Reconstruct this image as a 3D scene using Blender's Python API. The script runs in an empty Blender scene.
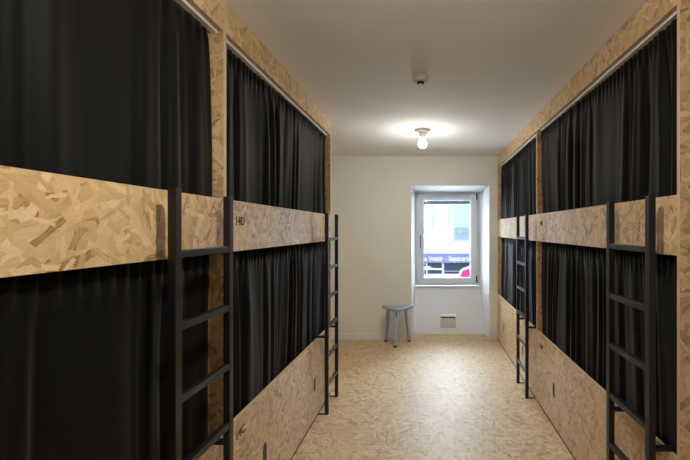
import bpy, bmesh, math, random
from mathutils import Vector, Matrix

scene = bpy.context.scene
COL = scene.collection
PI = math.pi

# ------------------------------------------------------------------ materials
def new_mat(name):
    m = bpy.data.materials.new(name); m.use_nodes = True
    nt = m.node_tree
    b = nt.nodes['Principled BSDF']
    return m, nt, b

def simple(name, col, rough=0.5, metal=0.0, noise=0.0, nscale=40, bump=0.0, **kw):
    m, nt, b = new_mat(name)
    b.inputs['Base Color'].default_value = (*col, 1)
    b.inputs['Roughness'].default_value = rough
    b.inputs['Metallic'].default_value = metal
    for k, v in kw.items():
        b.inputs[k.replace('_', ' ')].default_value = v
    tc = nt.nodes.new('ShaderNodeTexCoord')
    n = nt.nodes.new('ShaderNodeTexNoise')
    n.inputs['Scale'].default_value = nscale; n.inputs['Detail'].default_value = 4
    nt.links.new(tc.outputs['Object'], n.inputs['Vector'])
    if noise:
        mx = nt.nodes.new('ShaderNodeMix'); mx.data_type = 'RGBA'
        mx.inputs[6].default_value = (*[c*(1-noise) for c in col], 1)
        mx.inputs[7].default_value = (*[min(1, c*(1+noise)) for c in col], 1)
        nt.links.new(n.outputs['Fac'], mx.inputs[0])
        nt.links.new(mx.outputs[2], b.inputs['Base Color'])
    if bump:
        bp = nt.nodes.new('ShaderNodeBump'); bp.inputs['Strength'].default_value = bump
        bp.inputs['Distance'].default_value = 0.002
        nt.links.new(n.outputs['Fac'], bp.inputs['Height'])
        nt.links.new(bp.outputs['Normal'], b.inputs['Normal'])
    return m

def osb(name, tint=(1, 1, 1), rough=0.42, spec=0.5, length=0.075, contrast=1.0):
    """Oriented strand board: several layers of randomly turned wood flakes (voronoi cells
    whose local axes are rotated per cell), in metre UVs."""
    m, nt, b = new_mat(name)
    N = nt.nodes.new; L = nt.links.new
    uv = N('ShaderNodeTexCoord')
    # gentle wobble so flake edges are not ruler straight
    wob = N('ShaderNodeTexNoise'); wob.inputs['Scale'].default_value = 30; wob.inputs['Detail'].default_value = 2
    L(uv.outputs['UV'], wob.inputs['Vector'])
    wsub = N('ShaderNodeVectorMath'); wsub.operation = 'SUBTRACT'; wsub.inputs[1].default_value = (.5, .5, .5)
    L(wob.outputs['Color'], wsub.inputs[0])
    wsc = N('ShaderNodeVectorMath'); wsc.operation = 'SCALE'; wsc.inputs['Scale'].default_value = 0.016
    L(wsub.outputs[0], wsc.inputs[0])
    P = N('ShaderNodeVectorMath'); P.operation = 'ADD'
    L(uv.outputs['UV'], P.inputs[0]); L(wsc.outputs[0], P.inputs[1])
    def ramp(stops):
        r = N('ShaderNodeValToRGB')
        e = r.color_ramp.elements
        while len(e) < len(stops): e.new(0.5)
        for el, (p, c) in zip(e, stops):
            el.position = p; el.color = (*[c[i]*tint[i] for i in range(3)], 1)
        return r
    k = contrast
    def mixc(c):
        base = (.545, .395, .23)
        return tuple(base[i] + (c[i]-base[i])*k for i in range(3))
    stops = [(0.0, mixc((.23, .15, .075))), (0.05, mixc((.35, .23, .115))), (0.13, mixc((.45, .295, .145))),
             (0.40, mixc((.545, .39, .225))), (0.75, mixc((.61, .455, .28))), (1.0, mixc((.72, .575, .39)))]
    base_n = N('ShaderNodeTexNoise'); base_n.inputs['Scale'].default_value = 14; base_n.inputs['Detail'].default_value = 3
    L(P.outputs[0], base_n.inputs['Vector'])
    br = ramp(stops); L(base_n.outputs['Fac'], br.inputs['Fac'])
    colour = br.outputs['Color']; height = None
    for i, (cell, hu, hv) in enumerate(((.060, .05, .016), (.070, .055, .010), (.052, .045, .008), (.085, .070, .015),
                                        (.062, .055, .009), (.10, .075, .012), (.058, .05, .0065), (.048, .03, .004))):
        f = length/0.075
        off = N('ShaderNodeVectorMath'); off.operation = 'ADD'; off.inputs[1].default_value = (3.7*i+1.3, 5.1*i+.7, 0)
        L(P.outputs[0], off.inputs[0])
        v = N('ShaderNodeTexVoronoi'); v.voronoi_dimensions = '2D'; v.inputs['Scale'].default_value = 1/(cell*f)
        L(off.outputs[0], v.inputs['Vector'])
        d = N('ShaderNodeVectorMath'); d.operation = 'SUBTRACT'
        L(off.outputs[0], d.inputs[0]); L(v.outputs['Position'], d.inputs[1])
        sep = N('ShaderNodeSeparateColor'); L(v.outputs['Color'], sep.inputs[0])
        ang = N('ShaderNodeMath'); ang.operation = 'MULTIPLY'; ang.inputs[1].default_value = 2*PI
        L(sep.outputs[0], ang.inputs[0])
        rot = N('ShaderNodeVectorRotate'); rot.rotation_type = 'Z_AXIS'
        L(d.outputs[0], rot.inputs['Vector']); L(ang.outputs[0], rot.inputs['Angle'])
        ab = N('ShaderNodeVectorMath'); ab.operation = 'ABSOLUTE'; L(rot.outputs[0], ab.inputs[0])
        sx = N('ShaderNodeSeparateXYZ'); L(ab.outputs[0], sx.inputs[0])
        a = N('ShaderNodeMath'); a.operation = 'LESS_THAN'; a.inputs[1].default_value = hu*f; L(sx.outputs['X'], a.inputs[0])
        c = N('ShaderNodeMath'); c.operation = 'LESS_THAN'; c.inputs[1].default_value = hv*f; L(sx.outputs['Y'], c.inputs[0])
        msk = N('ShaderNodeMath'); msk.operation = 'MULTIPLY'; L(a.outputs[0], msk.inputs[0]); L(c.outputs[0], msk.inputs[1])
        # fine wood grain running along the flake
        st = N('ShaderNodeVectorMath'); st.operation = 'MULTIPLY'; st.inputs[1].default_value = (18, 300, 1)
        L(rot.outputs[0], st.inputs[0])
        gr = N('ShaderNodeTexNoise'); gr.inputs['Scale'].default_value = 1; gr.inputs['Detail'].default_value = 2
        L(st.outputs[0], gr.inputs['Vector'])
        gm = N('ShaderNodeMath'); gm.operation = 'MULTIPLY_ADD'; gm.inputs[1].default_value = 1.1; gm.inputs[2].default_value = -.55
        L(gr.outputs['Fac'], gm.inputs[0])
        ad = N('ShaderNodeMath'); ad.operation = 'ADD'; ad.use_clamp = True
        L(sep.outputs[1], ad.inputs[0]); L(gm.outputs[0], ad.inputs[1])
        r = ramp(stops); L(ad.outputs[0], r.inputs['Fac'])
        mx = N('ShaderNodeMix'); mx.data_type = 'RGBA'
        L(msk.outputs[0], mx.inputs[0]); L(colour, mx.inputs[6]); L(r.outputs['Color'], mx.inputs[7])
        colour = mx.outputs[2]
        hm = N('ShaderNodeMath'); hm.operation = 'MULTIPLY'; L(msk.outputs[0], hm.inputs[0]); L(ad.outputs[0], hm.inputs[1])
        if height is None: height = hm.outputs[0]
        else:
            mm = N('ShaderNodeMath'); mm.operation = 'MAXIMUM'; L(height, mm.inputs[0]); L(hm.outputs[0], mm.inputs[1]); height = mm.outputs[0]
    L(colour, b.inputs['Base Color'])
    bp = N('ShaderNodeBump'); bp.inputs['Strength'].default_value = .3; bp.inputs['Distance'].default_value = .001
    L(height, bp.inputs['Height']); L(bp.outputs['Normal'], b.inputs['Normal'])
    b.inputs['Roughness'].default_value = rough
    b.inputs['Specular IOR Level'].default_value = spec
    return m

def emit(name, col, strength):
    m, nt, b = new_mat(name)
    b.inputs['Base Color'].default_value = (.9, .9, .9, 1)
    b.inputs['Emission Color'].default_value = (*col, 1)
    b.inputs['Emission Strength'].default_value = strength
    return m

M = {}
M['osb'] = osb('osb_board', (1.12, 1.05, .90), rough=.29, length=.095, contrast=.88)
M['osb_floor'] = osb('osb_floor', (1.15, 1.125, 1.09), rough=.5, spec=.4, contrast=.68, length=.085)
M['osb_edge'] = simple('osb_cut_edge', (.60, .47, .29), .6, noise=.15, nscale=120)
M['wall'] = simple('painted_wall', (.83, .835, .80), .85, noise=.02, nscale=6, bump=.05)
M['ceiling'] = simple('painted_ceiling', (.84, .83, .81), .9, noise=.015, nscale=5)
M['white'] = simple('white_paint', (.82, .83, .83), .45, noise=.02)
M['reveal'] = simple('white_recess_paint', (.84, .87, .90), .7, noise=.01)
M['pvc'] = simple('white_window_plastic', (.77, .81, .86), .35, noise=.01)
M['rail'] = simple('white_rail', (.80, .77, .72), .4, noise=.02)
M['metal'] = simple('black_steel', (.007, .0072, .0082), .42, noise=.2, nscale=60)
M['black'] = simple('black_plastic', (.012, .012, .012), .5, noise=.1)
M['ink'] = simple('black_lettering', (.02, .02, .025), .6, noise=.1)
M['stool'] = simple('blue_grey_paint', (.36, .46, .57), .5, noise=.06, nscale=25)
M['grey'] = simple('grey_metal', (.30, .31, .32), .4, metal=.6, noise=.05)
M['slate'] = simple('slate_blind', (.06, .067, .078), .7, noise=.05, Specular_IOR_Level=.05)
M['vent'] = simple('off_white_plastic', (.80, .80, .78), .5, noise=.04)
M['cloth'] = simple('black_curtain_cloth', (.0042, .0043, .0040), .6, noise=.25, nscale=300, bump=.15,
                    Sheen_Weight=.08, Sheen_Roughness=.4, Specular_IOR_Level=.10)
M['bulb'] = emit('lit_bulb', (1.0, .945, .865), 400)
M['bulb_bright'] = emit('lit_bright_bulb', (1.0, .945, .865), 540)
M['frost'] = emit('frosted_glass', (1.0, .95, .88), 9)
M['detector'] = simple('detector_plastic', (.62, .60, .56), .45, noise=.03)
M['facade'] = simple('white_render', (.072, .075, .079), .9, noise=.04, nscale=3, Specular_IOR_Level=0.0)
M['shutter'] = simple('pale_blue_shutter', (.048, .056, .063), .7, noise=.05, Specular_IOR_Level=0.0)
M['sign'] = simple('violet_sign', (.023, .022, .046), .6, noise=.05, Specular_IOR_Level=0.0)
M['signwhite'] = simple('white_sign_letters', (.078, .078, .08), .6, noise=.01, Specular_IOR_Level=0.0)
M['shopglass'] = simple('dark_shop_glass', (.006, .007, .010), .5, noise=.3, nscale=3, Specular_IOR_Level=0.0)
M['pink'] = simple('pink_canvas', (.062, .005, .020), .8, noise=.08, nscale=6, Specular_IOR_Level=0.0)
M['street'] = simple('street_paving', (.5, .5, .5), .9, noise=.15, nscale=4, Specular_IOR_Level=0.0)
M['outer_wall'] = M['wall']

g, nt, b = new_mat('window_glass')
nt.nodes.remove(b)
tr = nt.nodes.new('ShaderNodeBsdfTransparent'); tr.inputs[0].default_value = (.95, .97, .97, 1)
gl = nt.nodes.new('ShaderNodeBsdfGlossy'); gl.inputs['Roughness'].default_value = .02
fr = nt.nodes.new('ShaderNodeFresnel'); fr.inputs[0].default_value = 1.45
mx = nt.nodes.new('ShaderNodeMixShader')
nt.links.new(fr.outputs[0], mx.inputs[0]); nt.links.new(tr.outputs[0], mx.inputs[1]); nt.links.new(gl.outputs[0], mx.inputs[2])
nt.links.new(mx.outputs[0], nt.nodes['Material Output'].inputs['Surface'])
M['glass'] = g

# ------------------------------------------------------------------ mesh helpers (world metres)
def box(bm, x0, x1, y0, y1, z0, z1, mi=0, bevel=0.0):
    x0, x1 = sorted((x0, x1)); y0, y1 = sorted((y0, y1)); z0, z1 = sorted((z0, z1))
    vs = [bm.verts.new((x, y, z)) for x in (x0, x1) for y in (y0, y1) for z in (z0, z1)]
    idx = ((0, 1, 3, 2), (4, 6, 7, 5), (0, 4, 5, 1), (2, 3, 7, 6), (0, 2, 6, 4), (1, 5, 7, 3))
    fs = [bm.faces.new([vs[i] for i in q]) for q in idx]
    for f in fs: f.material_index = mi
    if bevel:
        es = list({e for f in fs for e in f.edges})
        r = bmesh.ops.bevel(bm, geom=es, offset=bevel, segments=2, affect='EDGES', profile=.5)
        for f in r['faces']: f.material_index = mi
    return fs

def prism(bm, pts, axis, a0, a1, mi=0):
    """extrude a 2-D polygon along axis ('X': pts=(y,z), 'Y': pts=(x,z), 'Z': pts=(x,y))"""
    def P(p, a):
        return {'X': (a, p[0], p[1]), 'Y': (p[0], a, p[1]), 'Z': (p[0], p[1], a)}[axis]
    A = [bm.verts.new(P(p, a0)) for p in pts]; B = [bm.verts.new(P(p, a1)) for p in pts]
    n = len(pts); fs = [bm.faces.new(A), bm.faces.new(B)]
    for i in range(n): fs.append(bm.faces.new((A[i], A[(i+1) % n], B[(i+1) % n], B[i])))
    for f in fs: f.material_index = mi
    bmesh.ops.recalc_face_normals(bm, faces=fs)
    return fs

def lathe(bm, prof, cx, cy, seg=32, mi=0):
    rings = []
    for r, z in prof:
        if r < 1e-6: rings.append([bm.verts.new((cx, cy, z))])
        else: rings.append([bm.verts.new((cx+r*math.cos(2*PI*i/seg), cy+r*math.sin(2*PI*i/seg), z)) for i in range(seg)])
    fs = []
    for a, b_ in zip(rings, rings[1:]):
        for i in range(seg):
            j = (i+1) % seg
            q = [a[0]] if len(a) == 1 else [a[i], a[j]]
            q += [b_[0]] if len(b_) == 1 else [b_[j], b_[i]]
            if len(q) > 2:
                f = bm.faces.new(q); f.smooth = True; f.material_index = mi; fs.append(f)
    bmesh.ops.recalc_face_normals(bm, faces=fs)

def tube(bm, p0, p1, r0, r1, seg=16, mi=0, flat=1.0, side=None):
    p0, p1 = Vector(p0), Vector(p1); d = (p1-p0).normalized()
    s = (Vector(side) if side else d.orthogonal()); s = (s - d*s.dot(d)).normalized(); t = d.cross(s)
    rings = []
    for p, r in ((p0, r0), (p1, r1)):
        rings.append([bm.verts.new(p + s*r*math.cos(2*PI*i/seg) + t*r*flat*math.sin(2*PI*i/seg)) for i in range(seg)])
    fs = [bm.faces.new(rings[0]), bm.faces.new(rings[1])]
    for i in range(seg):
        f = bm.faces.new((rings[0][i], rings[0][(i+1) % seg], rings[1][(i+1) % seg], rings[1][i])); f.smooth = True; fs.append(f)
    for f in fs: f.material_index = mi
    bmesh.ops.recalc_face_normals(bm, faces=fs)

def link(name, bm, mats, parent=None, uvoff=(0, 0), recalc=True):
    """one mesh object; metre UVs by dominant normal axis (world coordinates)"""
    if recalc: bmesh.ops.recalc_face_normals(bm, faces=bm.faces[:])
    uvl = bm.loops.layers.uv.new('UVMap')
    for f in bm.faces:
        n = f.normal; a = max(range(3), key=lambda i: abs(n[i]))
        for l in f.loops:
            c = l.vert.co
            u, v = ((c.y, c.z), (c.x, c.z), (c.x, c.y))[a]
            l[uvl].uv = (u+uvoff[0]+10, v+uvoff[1]+10)
    me = bpy.data.meshes.new(name)
    base = parent_base(parent)
    if base.length: bmesh.ops.translate(bm, verts=bm.verts[:], vec=-base)
    bm.to_mesh(me); bm.free()
    for m in (mats if isinstance(mats, (list, tuple)) else [mats]): me.materials.append(m)
    o = bpy.data.objects.new(name, me); COL.objects.link(o)
    if parent is not None: o.parent = parent
    return o

def parent_base(p):
    v = Vector((0, 0, 0))
    while p is not None:
        v += Vector(p.location); p = p.parent
    return v

def thing(name, loc, label, cat, group=None):
    o = bpy.data.objects.new(name, None); COL.objects.link(o); o.location = loc
    o.empty_display_size = .1
    return tag(o, label, cat, group)

def tag(o, label, cat, group=None):
    o['label'] = label; o['category'] = cat
    if group: o['group'] = group
    return o

def recentre(o):
    """move a single-mesh thing's origin to its base centre"""
    co = [v.co for v in o.data.vertices]
    c = Vector(((min(v.x for v in co)+max(v.x for v in co))/2, (min(v.y for v in co)+max(v.y for v in co))/2, min(v.z for v in co)))
    o.data.transform(Matrix.Translation(-c)); o.location = o.location + c
    return o

def struct(o, label=None):
    o['kind'] = 'structure'
    if label: o['label'] = label
    return o

def text_mesh(body, size, depth, condensed=1.0, align='LEFT', bold=0.0):
    cu = bpy.data.curves.new('t', 'FONT'); cu.body = body; cu.size = size; cu.extrude = depth
    cu.align_x = align; cu.offset = bold
    t = bpy.data.objects.new('t', cu); COL.objects.link(t)
    bpy.context.view_layer.update()
    me = bpy.data.meshes.new_from_object(t.evaluated_get(bpy.context.evaluated_depsgraph_get()))
    bpy.data.objects.remove(t); bpy.data.curves.remove(cu)
    me.transform(Matrix.Diagonal((condensed, 1, 1, 1)))
    return me

# ------------------------------------------------------------------ room dimensions
CEIL = 2.50
XR, XL = .955, -.885            # bunk faces, right and left of the corridor
WR, WL = 1.93, -1.86            # room walls
YB, YW, YF = 5.457, 6.15, -1.75 # back wall face, window plane, wall behind the viewer

bm = bmesh.new(); box(bm, WL-.2, WR+.2, YF-.2, 6.4, -.1, 0)
struct(link('floor', bm, M['osb_floor']), 'pale strand board floor of the dormitory corridor')
bm = bmesh.new(); box(bm, WL-.2, WR+.2, YF-.2, 6.4, CEIL, CEIL+.1)
struct(link('ceiling', bm, M['ceiling']), 'plain white painted ceiling')
bm = bmesh.new(); box(bm, WR, WR+.2, YF-.2, 6.4, 0, CEIL); struct(link('wall_right', bm, M['wall']))
bm = bmesh.new(); box(bm, WL-.2, WL, YF-.2, 6.4, 0, CEIL); struct(link('wall_left', bm, M['wall']))
bm = bmesh.new(); box(bm, WL, WR, YF-.2, YF, 0, CEIL); struct(link('wall_front', bm, M['wall']))
OX0, OX1, OZ = -.2183, .843, 2.10          # recess mouth
IX0, IX1, IZ = -.186, .7965, 2.07          # recess at the window
bm = bmesh.new()
prism(bm, [(WL, YB), (OX0, YB), (IX0, YW), (IX0, 6.4), (WL, 6.4)], 'Z', 0, CEIL)
prism(bm, [(OX1, YB), (WR, YB), (WR, 6.4), (IX1, 6.4), (IX1, YW)], 'Z', 0, CEIL)
prism(bm, [(YB, OZ), (YW, IZ), (6.4, IZ), (6.4, CEIL), (YB, CEIL)], 'X', OX0, OX1)
for f in bm.faces:      # the recess is lined in plain white, the wall itself is off-white
    c = f.calc_center_median()
    if YB+.01 < c.y < YW+.3 and OX0-.01 < c.x < OX1+.01 and c.z < OZ and abs(f.normal.y) < .5: f.material_index = 1
struct(link('wall_back', bm, [M['wall'], M['reveal']]), 'off-white end wall with a deep window recess')
bm = bmesh.new(); prism(bm, [(5.76, 0), (6.09, .62), (6.4, .62), (6.4, 0)], 'X', OX0, OX1)
struct(link('wall_parapet', bm, M['white']), 'white sloping parapet under the window')

def baseboard(name, pts_boxes):
    bm = bmesh.new()
    for bx in pts_boxes: box(bm, *bx)
    return struct(link(name, bm, M['white']))
baseboard('baseboard_back', [(WL, OX0, YB-.012, YB, 0, .082), (OX1, XR-.002, YB-.012, YB, 0, .082)])
bm = bmesh.new()
prism(bm, [(5.745, 0), (5.788, .075), (5.80, .075), (5.76, 0)], 'X', OX0+.015, OX1-.022)
struct(link('baseboard_recess', bm, M['white']))
baseboard('baseboard_left', [(WL, WL+.012, 3.69, YB-.012, 0, .082)])

# ------------------------------------------------------------------ window
win = bpy.data.objects.new('window_1', None); COL.objects.link(win); win.location = ((IX0+IX1)/2, YW, .64)
struct(win, 'white single-sash window in the end wall recess'); win['category'] = 'window'
def ring(bm, x0, x1, z0, z1, wx0, wx1, wz0, wz1, y0, y1, bevel=.004):
    box(bm, x0, x0+wx0, y0, y1, z0, z1, bevel=bevel); box(bm, x1-wx1, x1, y0, y1, z0, z1, bevel=bevel)
    box(bm, x0+wx0, x1-wx1, y0, y1, z0, z0+wz0, bevel=bevel); box(bm, x0+wx0, x1-wx1, y0, y1, z1-wz1, z1, bevel=bevel)
bm = bmesh.new(); ring(bm, IX0, IX1, .64, IZ, .06, .06, .06, .06, YW, YW+.07)
link('window_frame', bm, M['pvc'], win)
bm = bmesh.new(); ring(bm, IX0+.03, IX1-.028, .672, IZ-.028, .10, .112, .088, .096, YW-.022, YW-.001, .006)
ring(bm, IX0+.118, IX1-.128, .748, IZ-.112, .013, .013, .013, .013, YW-.01, YW+.03, .002)
sash = link('window_sash', bm, M['pvc'], win)
bm = bmesh.new(); box(bm, IX0+.125, IX1-.135, YW+.008, YW+.014, .752, IZ-.118)
link('glass_pane', bm, M['glass'], win)
bm = bmesh.new(); box(bm, IX0-.004+.006, IX1-.002, 6.06, YW+.0, .62, .64, bevel=.003)
link('window_sill', bm, M['white'], win)
bm = bmesh.new(); box(bm, -.12, -.094, YW-.03, YW-.022, 1.33, 1.41, bevel=.003)
box(bm, -.115, -.099, YW-.06, YW-.03, 1.375, 1.395, bevel=.002)
box(bm, -.117, -.097, YW-.066, YW-.05, 1.215, 1.40, bevel=.005)
link('window_handle', bm, M['grey'], win)
for z in (1.945, .69):
    bm = bmesh.new(); tube(bm, (.752, YW-.03, z), (.752, YW-.03, z+.105), .011, .011)
    link('hinge', bm, M['slate'], win)
bm = bmesh.new(); box(bm, IX0+.075, IX1-.075, YW+.085, YW+.12, 1.898, 1.945, bevel=.004)
link('shutter_slat', bm, M['slate'], win)

# ------------------------------------------------------------------ air vent on the parapet
def on_parapet(z): return 5.76 + (6.09-5.76)*z/.62
vx0, vx1, vz0, vz1 = .183, .412, .085, .25
vent = thing('air_vent', ((vx0+vx1)/2, on_parapet(vz0)-.03, vz0), 'small white louvred air vent low on the parapet under the window', 'vent')
yv = on_parapet(vz0)
bm = bmesh.new(); box(bm, vx0, vx1, yv-.03, yv-.004, vz0, vz1, bevel=.003)
prism(bm, [(yv-.004, vz0), (on_parapet(vz0), vz0), (on_parapet(vz1), vz1), (yv-.004, vz1)], 'X', vx0, vx1)
link('vent_body', bm, M['vent'], vent)
bm = bmesh.new()
for a, c in ((vx0+.012, (vx0+vx1)/2-.004), ((vx0+vx1)/2+.004, vx1-.012)): box(bm, a, c, yv-.0335, yv-.03, vz1-.030, vz1-.012)
link('vent_opening', bm, M['black'], vent)
for i in range(4):
    bm = bmesh.new(); z = vz0+.018+i*.026
    prism(bm, [(yv-.03, z), (yv-.034, z), (yv-.03, z+.017)], 'X', vx0+.01, vx1-.01)
    link('louvre', bm, M['vent'], vent)

# ------------------------------------------------------------------ bunks
def mixpanel(bm, dims, thin_axis):
    """a board whose cut edges carry the second material"""
    fs = box(bm, *dims)
    for f in fs:
        f.normal_update()
        n = f.normal
        if abs(n[thin_axis]) < .5: f.material_index = 1

def door_with_slot(bm, xf, s, y0, y1, z0, z1, ys, zs0, zs1, hw=.013, t=.018):
    """plywood-type door with a rounded vertical finger slot cut right through"""
    hr = hw; hole = []
    for i in range(9): a = PI*i/8; hole.append((ys+hr*math.cos(a), zs1-hr+hr*math.sin(a)))
    for i in range(9): a = PI+PI*i/8; hole.append((ys+hr*math.cos(a), zs0+hr+hr*math.sin(a)))
    rect = [(y1, z0), (y1, z1), (y0, z1), (y0, z0)]
    n = len(hole)
    for x in (xf, xf+s*t):
        H = [bm.verts.new((x, *p)) for p in hole]; R = [bm.verts.new((x, *p)) for p in rect]
        # hole runs: 0..8 top arc (right->left), 9..17 bottom arc (left->right)
        bm.faces.new([R[1], R[2]] + H[8::-1][:9]) if False else None
        bm.faces.new([R[1]] + [R[2]] + [H[i] for i in range(8, -1, -1)])
        bm.faces.new([R[2], R[3], H[9], H[8]])
        bm.faces.new([R[3], R[0]] + [H[i] for i in range(17, 8, -1)])
        bm.faces.new([R[0], R[1], H[0], H[17]])
        if x == xf: H0, R0 = H, R
    for i in range(n): f = bm.faces.new((H0[i], H0[(i+1) % n], H[(i+1) % n], H[i])); f.material_index = 1
    for i in range(4): f = bm.faces.new((R0[i], R0[(i+1) % 4], R[(i+1) % 4], R[i])); f.material_index = 1
    bmesh.ops.recalc_face_normals(bm, faces=bm.faces[:])

def number(body, s, y, z, parent, xf):
    me = text_mesh(body, .056, .0006, 1.0, bold=.0012)
    w = max(v.co.x for v in me.vertices)
    d = 1 if s < 0 else -1
    mat = Matrix(((0, 0, -s, xf - s*.0008), (d, 0, 0, y), (0, 1, 0, z), (0, 0, 0, 1)))
    me.transform(Matrix.Translation(-parent_base(parent)) @ mat)
    me.materials.clear(); me.materials.append(M['ink'])
    o = bpy.data.objects.new('bed_number', me); COL.objects.link(o); o.parent = parent
    o['label'] = 'small black bed number'
    return o

def bunk(s, y0, y1, t0, t1, seam, slots, label, numbers, seed):
    xf = XR if s > 0 else XL; xb = WR if s > 0 else WL
    rnd = random.Random(seed); uo = lambda: (rnd.uniform(0, 9), rnd.uniform(0, 9))
    b = thing('bunk_bed', ((xf+xb)/2, (y0+y1)/2, 0), label, 'bunk bed', 'strand board bunk beds along the corridor')
    OM = [M['osb'], M['osb_edge']]; top = CEIL-.002; t = .018
    for a, c in ((y0, y0+t0), (y1-t1, y1)):
        bm = bmesh.new(); mixpanel(bm, (xf, xb-s*.002, a, c, 0, top), 1); link('end_panel', bm, OM, b, uo())
    a, c = y0+t0, y1-t1
    bm = bmesh.new(); mixpanel(bm, (xf, xf+s*t, a, c, 2.362, top), 0); link('header_board', bm, OM, b, uo())
    bm = bmesh.new(); mixpanel(bm, (xf, xf+s*t, a, c, 1.40, 1.633), 0); link('guard_board', bm, OM, b, uo())
    for (d0, d1), ys in zip(((a+.0015, seam-.0015), (seam+.0015, c-.0015)), slots):
        bm = bmesh.new(); door_with_slot(bm, xf, s, d0, d1, .018, .620, ys, .224, .340, .027)
        dr = link('storage_door', bm, OM, b, uo(), recalc=False)
        bm = bmesh.new(); hw = .0255; pt = []
        for i in range(9): an = PI*i/8; pt.append((ys+hw*math.cos(an), .338-hw+hw*math.sin(an)))
        for i in range(9): an = PI+PI*i/8; pt.append((ys+hw*math.cos(an), .226+hw+hw*math.sin(an)))
        prism(bm, pt, 'X', xf+s*.002, xf+s*.022); link('finger_pull', bm, M['black'], dr)
    bm = bmesh.new(); box(bm, xf+s*.095, xb-s*.002, a, c, 1.42, 1.445); link('upper_deck', bm, M['osb'], b, uo())
    bm = bmesh.new(); box(bm, xf+s*.02, xb-s*.002, a, c, .50, .52); link('lower_deck', bm, M['osb'], b, uo())
    bm = bmesh.new(); box(bm, xf+s*.026, xf+s*.056, a, c, 2.351, 2.364, bevel=.002)
    box(bm, xf+s*.0182, xf+s*.056, a, c, 2.366, 2.40)
    link('curtain_rail', bm, M['rail'], b)
    bm = bmesh.new(); box(bm, xf+s*.026, xf+s*.056, a, c, 1.402, 1.419, bevel=.002); link('curtain_rail', bm, M['black'], b)
    bm = bmesh.new(); box(bm, xf+s*.0015, xf+s*.017, a, c, 0, .0175); link('shadow_gap_strip', bm, M['black'], b)  # black strip painted in as the shadow gap between doors and floor
    for body, y, z in numbers: number(body, s, y, z, b, xf)
    return b

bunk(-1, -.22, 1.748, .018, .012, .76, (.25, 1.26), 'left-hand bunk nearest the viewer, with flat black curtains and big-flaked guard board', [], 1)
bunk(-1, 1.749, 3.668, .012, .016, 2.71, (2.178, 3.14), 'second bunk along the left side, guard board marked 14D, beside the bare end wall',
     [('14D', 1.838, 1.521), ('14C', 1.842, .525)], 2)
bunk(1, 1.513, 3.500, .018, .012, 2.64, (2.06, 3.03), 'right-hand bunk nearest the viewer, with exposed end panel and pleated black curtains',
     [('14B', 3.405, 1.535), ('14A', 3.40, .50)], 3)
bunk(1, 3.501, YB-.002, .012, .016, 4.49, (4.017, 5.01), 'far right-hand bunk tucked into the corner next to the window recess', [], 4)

# ------------------------------------------------------------------ curtains
def curtain(s, y0, y1, z0, z1, seed, folds, amp, label, gather=1.0, pull=0.0):
    xf = XR if s > 0 else XL; rnd = random.Random(seed)
    nu, nv = int(150*(y1-y0)), 26
    xc = xf + s*.048
    ph = [rnd.uniform(0, 6.28) for _ in range(8)]
    wave = [rnd.uniform(.5, 1.5) for _ in range(8)]
    def phi(u, v):
        return 2*PI*folds*(u + .035*math.sin(2*PI*1.7*u+ph[0]) + .022*math.sin(2*PI*4.1*u+ph[1]) + .012*(1-v)*math.sin(2*PI*2.3*u+ph[2]))
    bm = bmesh.new(); grid = []
    for j in range(nv+1):
        tv = j/nv; v = tv**1.0
        z = z1 + (z0-z1)*v
        row = []
        for i in range(nu+1):
            u = i/nu
            env = .45+.55*(.5+.5*math.sin(2*PI*wave[3]*1.9*u+ph[3]))
            p = phi(u, v)
            f = math.sin(p); f = math.copysign(abs(f)**.8, f)
            a = amp*env*(.25+.75*min(1, v*3.0))
            d = a*f + .35*a*math.sin(2.3*p+ph[4]+1.5*v) + .006*math.sin(5*u+3*v+ph[5])
            ruff = math.exp(-(v/.075)**2)
            d += gather*.0075*ruff*math.sin(2*PI*folds*3.3*u+ph[6])*(1 if v > .012 else .6)
            d -= gather*.004*math.exp(-((v-.055)/.012)**2)
            d = max(-.022, min(.024, d))
            y = y0+(y1-y0)*u
            e0 = math.exp(-u/.03); e1 = math.exp(-(1-u)/.03)
            y += .012*math.sin(3.0*v+ph[7])*(e0 - e1) + pull*e1*(-.03*math.exp(-v/.05))
            y += (.006*math.cos(p))*(0.3+v)*(1-e0)*(1-e1)
            row.append(bm.verts.new((xc+s*d, y, z)))
        grid.append(row)
    for j in range(nv):
        for i in range(nu):
            f = bm.faces.new((grid[j][i], grid[j][i+1], grid[j+1][i+1], grid[j+1][i])); f.smooth = True
    o = link('curtain', bm, M['cloth'])
    md = o.modifiers.new('thickness', 'SOLIDIFY'); md.thickness = .0015
    recentre(o)
    return tag(o, label, 'curtain', 'black bunk curtains')

U0, U1 = 1.452, 2.3495
D0, D1 = .525, 1.400
gp = .016
curtain(-1, -.20+gp, 1.735-gp, U0, U1, 11, 9, .012, 'flat black curtain filling the upper left corner, above the nearest left guard board', .6, 1.0)
curtain(-1, -.20+gp, 1.735-gp, D0, D1, 12, 10, .010, 'black curtain across the lower berth of the nearest left bunk, behind the near ladder')
curtain(-1, 1.763+gp, 3.650-gp, U0, U1, 13, 12, .014, 'black pleated curtain on the upper berth above the 14D guard board')
curtain(-1, 1.763+gp, 3.650-gp, D0, D1, 14, 14, .014, 'black pleated curtain on the lower berth below the 14D guard board')
curtain(1, 1.533+gp, 3.486-gp, U0, U1, 15, 13, .014, 'black pleated curtain on the upper berth of the nearest right bunk')
curtain(1, 1.533+gp, 3.486-gp, D0, D1, 16, 15, .014, 'black pleated curtain on the lower berth of the nearest right bunk')
curtain(1, 3.515+gp, 5.437-gp, U0, U1, 17, 16, .014, 'black curtain on the upper berth of the far right bunk near the window')
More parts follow.
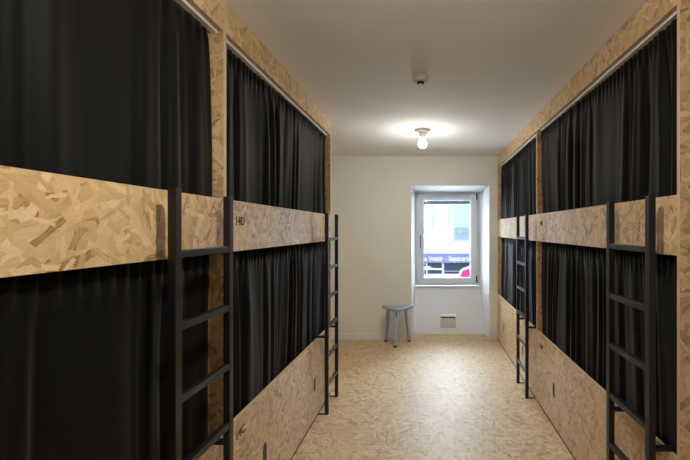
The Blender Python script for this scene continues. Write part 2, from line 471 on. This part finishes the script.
curtain(1, 3.515+gp, 5.437-gp, D0, D1, 18, 16, .014, 'black curtain on the lower berth of the far right bunk, next to the window')

# ------------------------------------------------------------------ ladders
def make_ladder(loc, label):
    lad = thing('bunk_ladder', (0, 0, 0), label, 'ladder', 'black bunk ladders')
    W, sx, sy = .380, .0135, .032
    for q in (-1, 1):
        bm = bmesh.new(); ya, yb = sorted((q*W/2, q*(W/2-sy)))
        box(bm, -sx, sx, ya, yb, 0, 1.634, bevel=.002); link('stile', bm, M['metal'], lad)
    for z in (1.42, 1.181, .943, .704, .464, .226):
        bm = bmesh.new(); box(bm, -sx+.001, sx-.001, -W/2+sy, W/2-sy, z-.0125, z+.0125, bevel=.0025); link('rung', bm, M['metal'], lad)
    for q in (-1, 1):
        bm = bmesh.new(); yc = q*(W/2-.016)
        box(bm, sx, .088, yc-.012, yc+.012, .6215, .638, bevel=.001); link('bracket', bm, M['metal'], lad)
        bm = bmesh.new(); box(bm, sx, .0675, yc-.012, yc+.012, .0, .005, bevel=.001); link('foot_plate', bm, M['metal'], lad)
    lad.location = loc
    return lad
def dup(root, loc, rz, label):
    r = root.copy(); COL.objects.link(r); r.location = loc; r.rotation_euler = (0, 0, rz); r['label'] = label
    for ch in root.children:
        c = ch.copy(); COL.objects.link(c); c.parent = r
    return r
lad = make_ladder((.887, 1.576+.19, 0), 'black steel ladder against the nearest right bunk, beside the exposed end panel')
bpy.context.view_layer.update()
dup(lad, (.884, 3.545+.19, 0), 0, 'black steel ladder against the far right bunk, the smallest looking on that side')
dup(lad, (-.817, 1.277+.19, 0), PI, 'black steel ladder against the nearest left bunk, standing left of the 14D number')
dup(lad, (-.817, 3.232+.19, 0), PI, 'black steel ladder at the far left, in front of the end wall')

# ------------------------------------------------------------------ stool
st = thing('stool', (-.40, 5.26, 0), 'blue-grey three-legged stool with a triangular seat by the end wall', 'stool')
bm = bmesh.new()
corners = [(-.398, 5.085), (-.635, 5.345), (-.157, 5.345)]
cx = sum(c[0] for c in corners)/3; cy = sum(c[1] for c in corners)/3
pts = []
R = .045
for k in range(3):
    p = Vector(corners[k]); a = Vector(corners[k-1]); c = Vector(corners[(k+1) % 3])
    for i in range(7):
        tt = i/6
        q0 = p + (a-p).normalized()*R*1.6; q1 = p + (c-p).normalized()*R*1.6
        pts.append(((1-tt)**2)*q0 + 2*tt*(1-tt)*p + tt*tt*q1)
    mid = (p+c)/2; out = (mid-Vector((cx, cy))).normalized()
    pts.append(mid + out*.012)
n = len(pts)
def zt(x, y):   # dished top: rises a little towards the left and right corners
    return .478 + .30*(x-cx)**2 + .04*max(0, y-cy)
rings = []
for zoff, sc in ((-.036, .93), (-.030, .985), (-.006, 1.0), (0, .985)):
    rings.append([bm.verts.new((cx+(p.x-cx)*sc, cy+(p.y-cy)*sc, zt(p.x, p.y)+zoff)) for p in pts])
for sc in (.7, .4):
    rings.append([bm.verts.new((cx+(p.x-cx)*sc, cy+(p.y-cy)*sc, zt(cx+(p.x-cx)*sc, cy+(p.y-cy)*sc)-.004)) for p in pts])
for A, B in zip(rings, rings[1:]):
    for i in range(n):
        f = bm.faces.new((A[i], A[(i+1) % n], B[(i+1) % n], B[i])); f.smooth = True
bm.faces.new(rings[0]); bm.faces.new(rings[-1])
link('seat', bm, M['stool'], st)
legs = [((-.400, 5.150, .470), (-.408, 5.095, 0)), ((-.515, 5.305, .475), (-.556, 5.352, 0)), ((-.290, 5.305, .475), (-.242, 5.352, 0))]
for k, (a, c) in enumerate(legs):
    a, c = Vector(a), Vector(c); m_ = a.lerp(c, .955)
    # flat leg, wide face turned outwards from the seat's centre
    outw = Vector((a.x-cx, a.y-cy, 0)).normalized(); side = Vector((-outw.y, outw.x, 0))
    bm = bmesh.new()
    def sect(p, w, th):
        return [bm.verts.new(p + side*sx*w/2 + outw*sy*th/2) for sx, sy in ((-1, -1), (1, -1), (1, 1), (-1, 1))]
    S = [sect(a+Vector((0, 0, -.005)), .075, .026), sect(a.lerp(c, .5), .062, .026), sect(m_, .046, .026)]
    for A, B in zip(S, S[1:]):
        for i in range(4): bm.faces.new((A[i], A[(i+1) % 4], B[(i+1) % 4], B[i]))
    bm.faces.new(S[0]); bm.faces.new(S[-1])
    bmesh.ops.recalc_face_normals(bm, faces=bm.faces[:])
    bmesh.ops.bevel(bm, geom=bm.edges[:], offset=.003, segments=2, affect='EDGES')
    lg = link('leg', bm, M['stool'], st)
    bm = bmesh.new()
    A = sect(m_, .048, .028); B = sect(c, .046, .028)
    for i in range(4): bm.faces.new((A[i], A[(i+1) % 4], B[(i+1) % 4], B[i]))
    bm.faces.new(A); bm.faces.new(B)
    link('rubber_foot', bm, M['black'], lg)
    # dark oval slot near the leg's head
    bm = bmesh.new(); p0 = a.lerp(c, .13)+outw*.011; p1 = p0+outw*.0025
    dirv = (c-a).normalized(); A = []; B = []
    for i in range(20):
        an = 2*PI*i/20; q = side*.009*math.cos(an)+dirv*.034*math.copysign(abs(math.sin(an))**.7, math.sin(an))
        A.append(bm.verts.new(p0+q)); B.append(bm.verts.new(p1+q))
    bm.faces.new(A); bm.faces.new(B)
    for i in range(20): bm.faces.new((A[i], A[(i+1) % 20], B[(i+1) % 20], B[i]))
    link('leg_slot', bm, M['black'], lg)

# ------------------------------------------------------------------ ceiling lamps and detector
def lamp(x, y, label, glow):
    t = thing('ceiling_lamp', (x, y, CEIL-.1), label, 'lamp', 'bare bulb ceiling lamps')
    bm = bmesh.new()
    lathe(bm, [(0, CEIL-.001), (.072, CEIL-.001), (.074, CEIL-.010), (.066, CEIL-.020), (.030, CEIL-.026), (0, CEIL-.026)], x, y)
    link('ceiling_rose', bm, M['white'], t)
    bm = bmesh.new()
    lathe(bm, [(0, CEIL-.024), (.044, CEIL-.026), (.036, CEIL-.055), (.026, CEIL-.088), (0, CEIL-.090)], x, y)
    link('socket', bm, M['white'], t)
    bm = bmesh.new(); pr = [(0, CEIL-.088), (.016, CEIL-.089)]
    zc = CEIL-.138
    arc = [(.042*math.sin(PI*i/16), zc+.042*math.cos(PI*i/16)) for i in range(17)]; arc[-1] = (0, zc-.042)
    lathe(bm, pr+arc[3:10], x, y, 24); link('bulb_neck', bm, M['frost'], t)
    bm = bmesh.new(); lathe(bm, arc[9:], x, y, 24); link('bulb', bm, M[glow], t)
    return t
lamp(-.05, 4.02, 'lit bare bulb ceiling lamp hanging over the far end of the corridor', 'bulb')
lamp(-.05, .90, 'lit bare bulb ceiling lamp over the near end of the corridor', 'bulb_bright')

dx, dy = -.045, 2.605
sd = thing('smoke_detector', (dx, dy, CEIL-.08), 'round off-white smoke detector on the ceiling in front of the lamp', 'smoke detector')
bm = bmesh.new(); lathe(bm, [(0, CEIL-.001), (.050, CEIL-.001), (.050, CEIL-.034), (.047, CEIL-.039), (0, CEIL-.039)], dx, dy); link('detector_body', bm, M['detector'], sd)
bm = bmesh.new(); lathe(bm, [(0, CEIL-.038), (.024, CEIL-.039), (.022, CEIL-.055), (0, CEIL-.055)], dx, dy, 24); link('sensor_grille', bm, M['black'], sd)
bm = bmesh.new(); lathe(bm, [(0, CEIL-.054), (.014, CEIL-.055), (.011, CEIL-.068), (0, CEIL-.072)], dx, dy, 24); link('sensor_cap', bm, M['white'], sd)

# ------------------------------------------------------------------ the street outside
FY = 22.0
bm = bmesh.new(); box(bm, -20, 24, 6.6, 30, -3.5, -3.3); struct(link('ground', bm, M['street']))
bl = thing('building', (1, FY, -3.3), 'overexposed white building across the street seen through the window', 'building')
bm = bmesh.new(); box(bm, -9, 12, FY, FY+6, -3.3, 3.9); link('facade', bm, M['facade'], bl)
for x0, x1, z0, z1, bal in ((.34, 1.13, 1.62, 3.1, 0), (1.49, 2.75, .92, 3.2, 1), (-2.4, -1.6, 1.62, 3.1, 0), (-4.4, -3.2, .92, 3.2, 1), (4.0, 4.8, 1.62, 3.1, 0)):
    bm = bmesh.new(); box(bm, x0, x1, FY-.03, FY, z0, z1)
    w = link('window', bm, M['shutter'] if bal else M['facade'], bl)
    bm = bmesh.new(); ring(bm, x0-.05, x1+.05, z0-.05, z1+.05, .05, .05, .05, .05, FY-.06, FY, 0); link('surround', bm, M['shutter'] if not bal else M['facade'], w)
    if not bal:
        bm = bmesh.new(); box(bm, x0-.08, x1+.08, FY-.08, FY-.05, z0-.1, z0-.03); link('sill', bm, M['grey'], w)
    else:
        bm = bmesh.new()
        for i in range(11): xx = x0+(x1-x0)*i/10; box(bm, xx-.015, xx+.015, FY-.08, FY-.05, z0, z0+.66)
        for z in (z0, z0+.33, z0+.64): box(bm, x0-.02, x1+.02, FY-.08, FY-.05, z, z+.03)
        for xx in (x0, x1): box(bm, xx-.015, xx+.015, FY-.08, FY-.03, z0, z0+.03)
        link('balcony_railing', bm, M['shutter'], w)
bm = bmesh.new(); tube(bm, (-.05, FY-.03, -3.3), (-.05, FY-.03, 3.9), .05, .05); link('drainpipe', bm, M['facade'], bl)
for x0, x1 in ((-3.2, -.2-1.4), (-1.5, .78), (.92, 3.2), (3.4, 5.4)):
    bm = bmesh.new(); box(bm, x0, x1, FY-.04, FY, -.92, -.34); w = link('shop_window', bm, M['shopglass'], bl)
    if x0 < .5:
        bm = bmesh.new(); box(bm, x0, x1, FY-.08, FY-.04, -.72, -.62); box(bm, x0+.9, x0+1.7, FY-.08, FY-.04, -.60, -.52); link('display_shelf', bm, M['facade'], w)
    else:
        bm = bmesh.new(); box(bm, x0, x1, FY-.07, FY-.04, -.80, -.77); link('display_shelf', bm, M['shutter'], w)
sg = thing('shop_sign', (.9, FY-.1, -.33), 'violet shop sign with white lettering across the street, behind the window', 'sign')
bm = bmesh.new(); box(bm, -3.4, 5.0, FY-.2, FY-.084, -.32, .165); link('sign_board', bm, M['sign'], sg)
full = text_mesh('Pronto a Vestir - Sapataria', .40, .01)
wfull = max(v.co.x for v in full.vertices); sc = 3.55/wfull
sofar = ''
for wd in ('Pronto', 'a', 'Vestir', '-', 'Sapataria'):
    me = text_mesh(wd, .40, .01, bold=.008)
    wme = text_mesh(sofar+wd, .40, .01, bold=.008)
    dx_ = max(v.co.x for v in wme.vertices) - max(v.co.x for v in me.vertices)
    sofar += wd+' '
    me.transform(Matrix.Translation(-Vector((.9, FY-.1, -.33))) @ Matrix(((sc, 0, 0, 2.34-3.55+sc*dx_), (0, 0, -1, FY-.212), (0, 1, 0, -.215), (0, 0, 0, 1))))
    me.materials.clear(); me.materials.append(M['signwhite'])
    o = bpy.data.objects.new('lettering', me); COL.objects.link(o); o.parent = sg

AY = 15.0; k = AY/400
def pp(x, y): return ((x-427.5)*k, 1.5-(y-229.5)*k)
aw = thing('awning', (1.9, AY+.15, -3.3), 'pink canopy with white edging beyond the lower right of the window', 'awning')
prof = [pp(458.5, 278.5), pp(462, 270.5), pp(471, 267), pp(480, 270.5), pp(483.5, 278.5)]
bm = bmesh.new(); prism(bm, prof, 'Y', AY, AY+.3); link('canvas', bm, M['pink'], aw)
for y in (AY, AY+.3):
    bm = bmesh.new()
    for p, q in zip(prof, prof[1:]+prof[:1]): tube(bm, (p[0], y, p[1]), (q[0], y, q[1]), .03, .03, 10)
    link('edging', bm, M['signwhite'], aw)
bm = bmesh.new(); xm = prof[2][0]; tube(bm, (xm, AY+.15, -3.3), (xm, AY+.15, prof[0][1]+.01), .03, .03); link('pole', bm, M['grey'], aw)

# ------------------------------------------------------------------ sky
w = bpy.data.worlds.new('overcast'); scene.world = w; w.use_nodes = True
bg = w.node_tree.nodes['Background']
bg.inputs['Color'].default_value = (.74, .87, 1.0, 1); bg.inputs['Strength'].default_value = 19.0

# ------------------------------------------------------------------ camera
cam = bpy.data.cameras.new('camera'); co = bpy.data.objects.new('camera', cam); COL.objects.link(co)
co.location = (0, 0, 1.5); co.rotation_euler = (PI/2, 0, 0)
cam.sensor_width = 36; cam.lens = 400*36/690
cam.shift_x = (345-427.5)/690; cam.shift_y = (229.5-230)/690
cam.clip_start = .05; cam.clip_end = 200
scene.camera = co

vs = scene.view_settings
vs.view_transform = 'Standard'; vs.look = 'None'; vs.gamma = 1.0; vs.use_curve_mapping = False
vs.exposure = 0.72
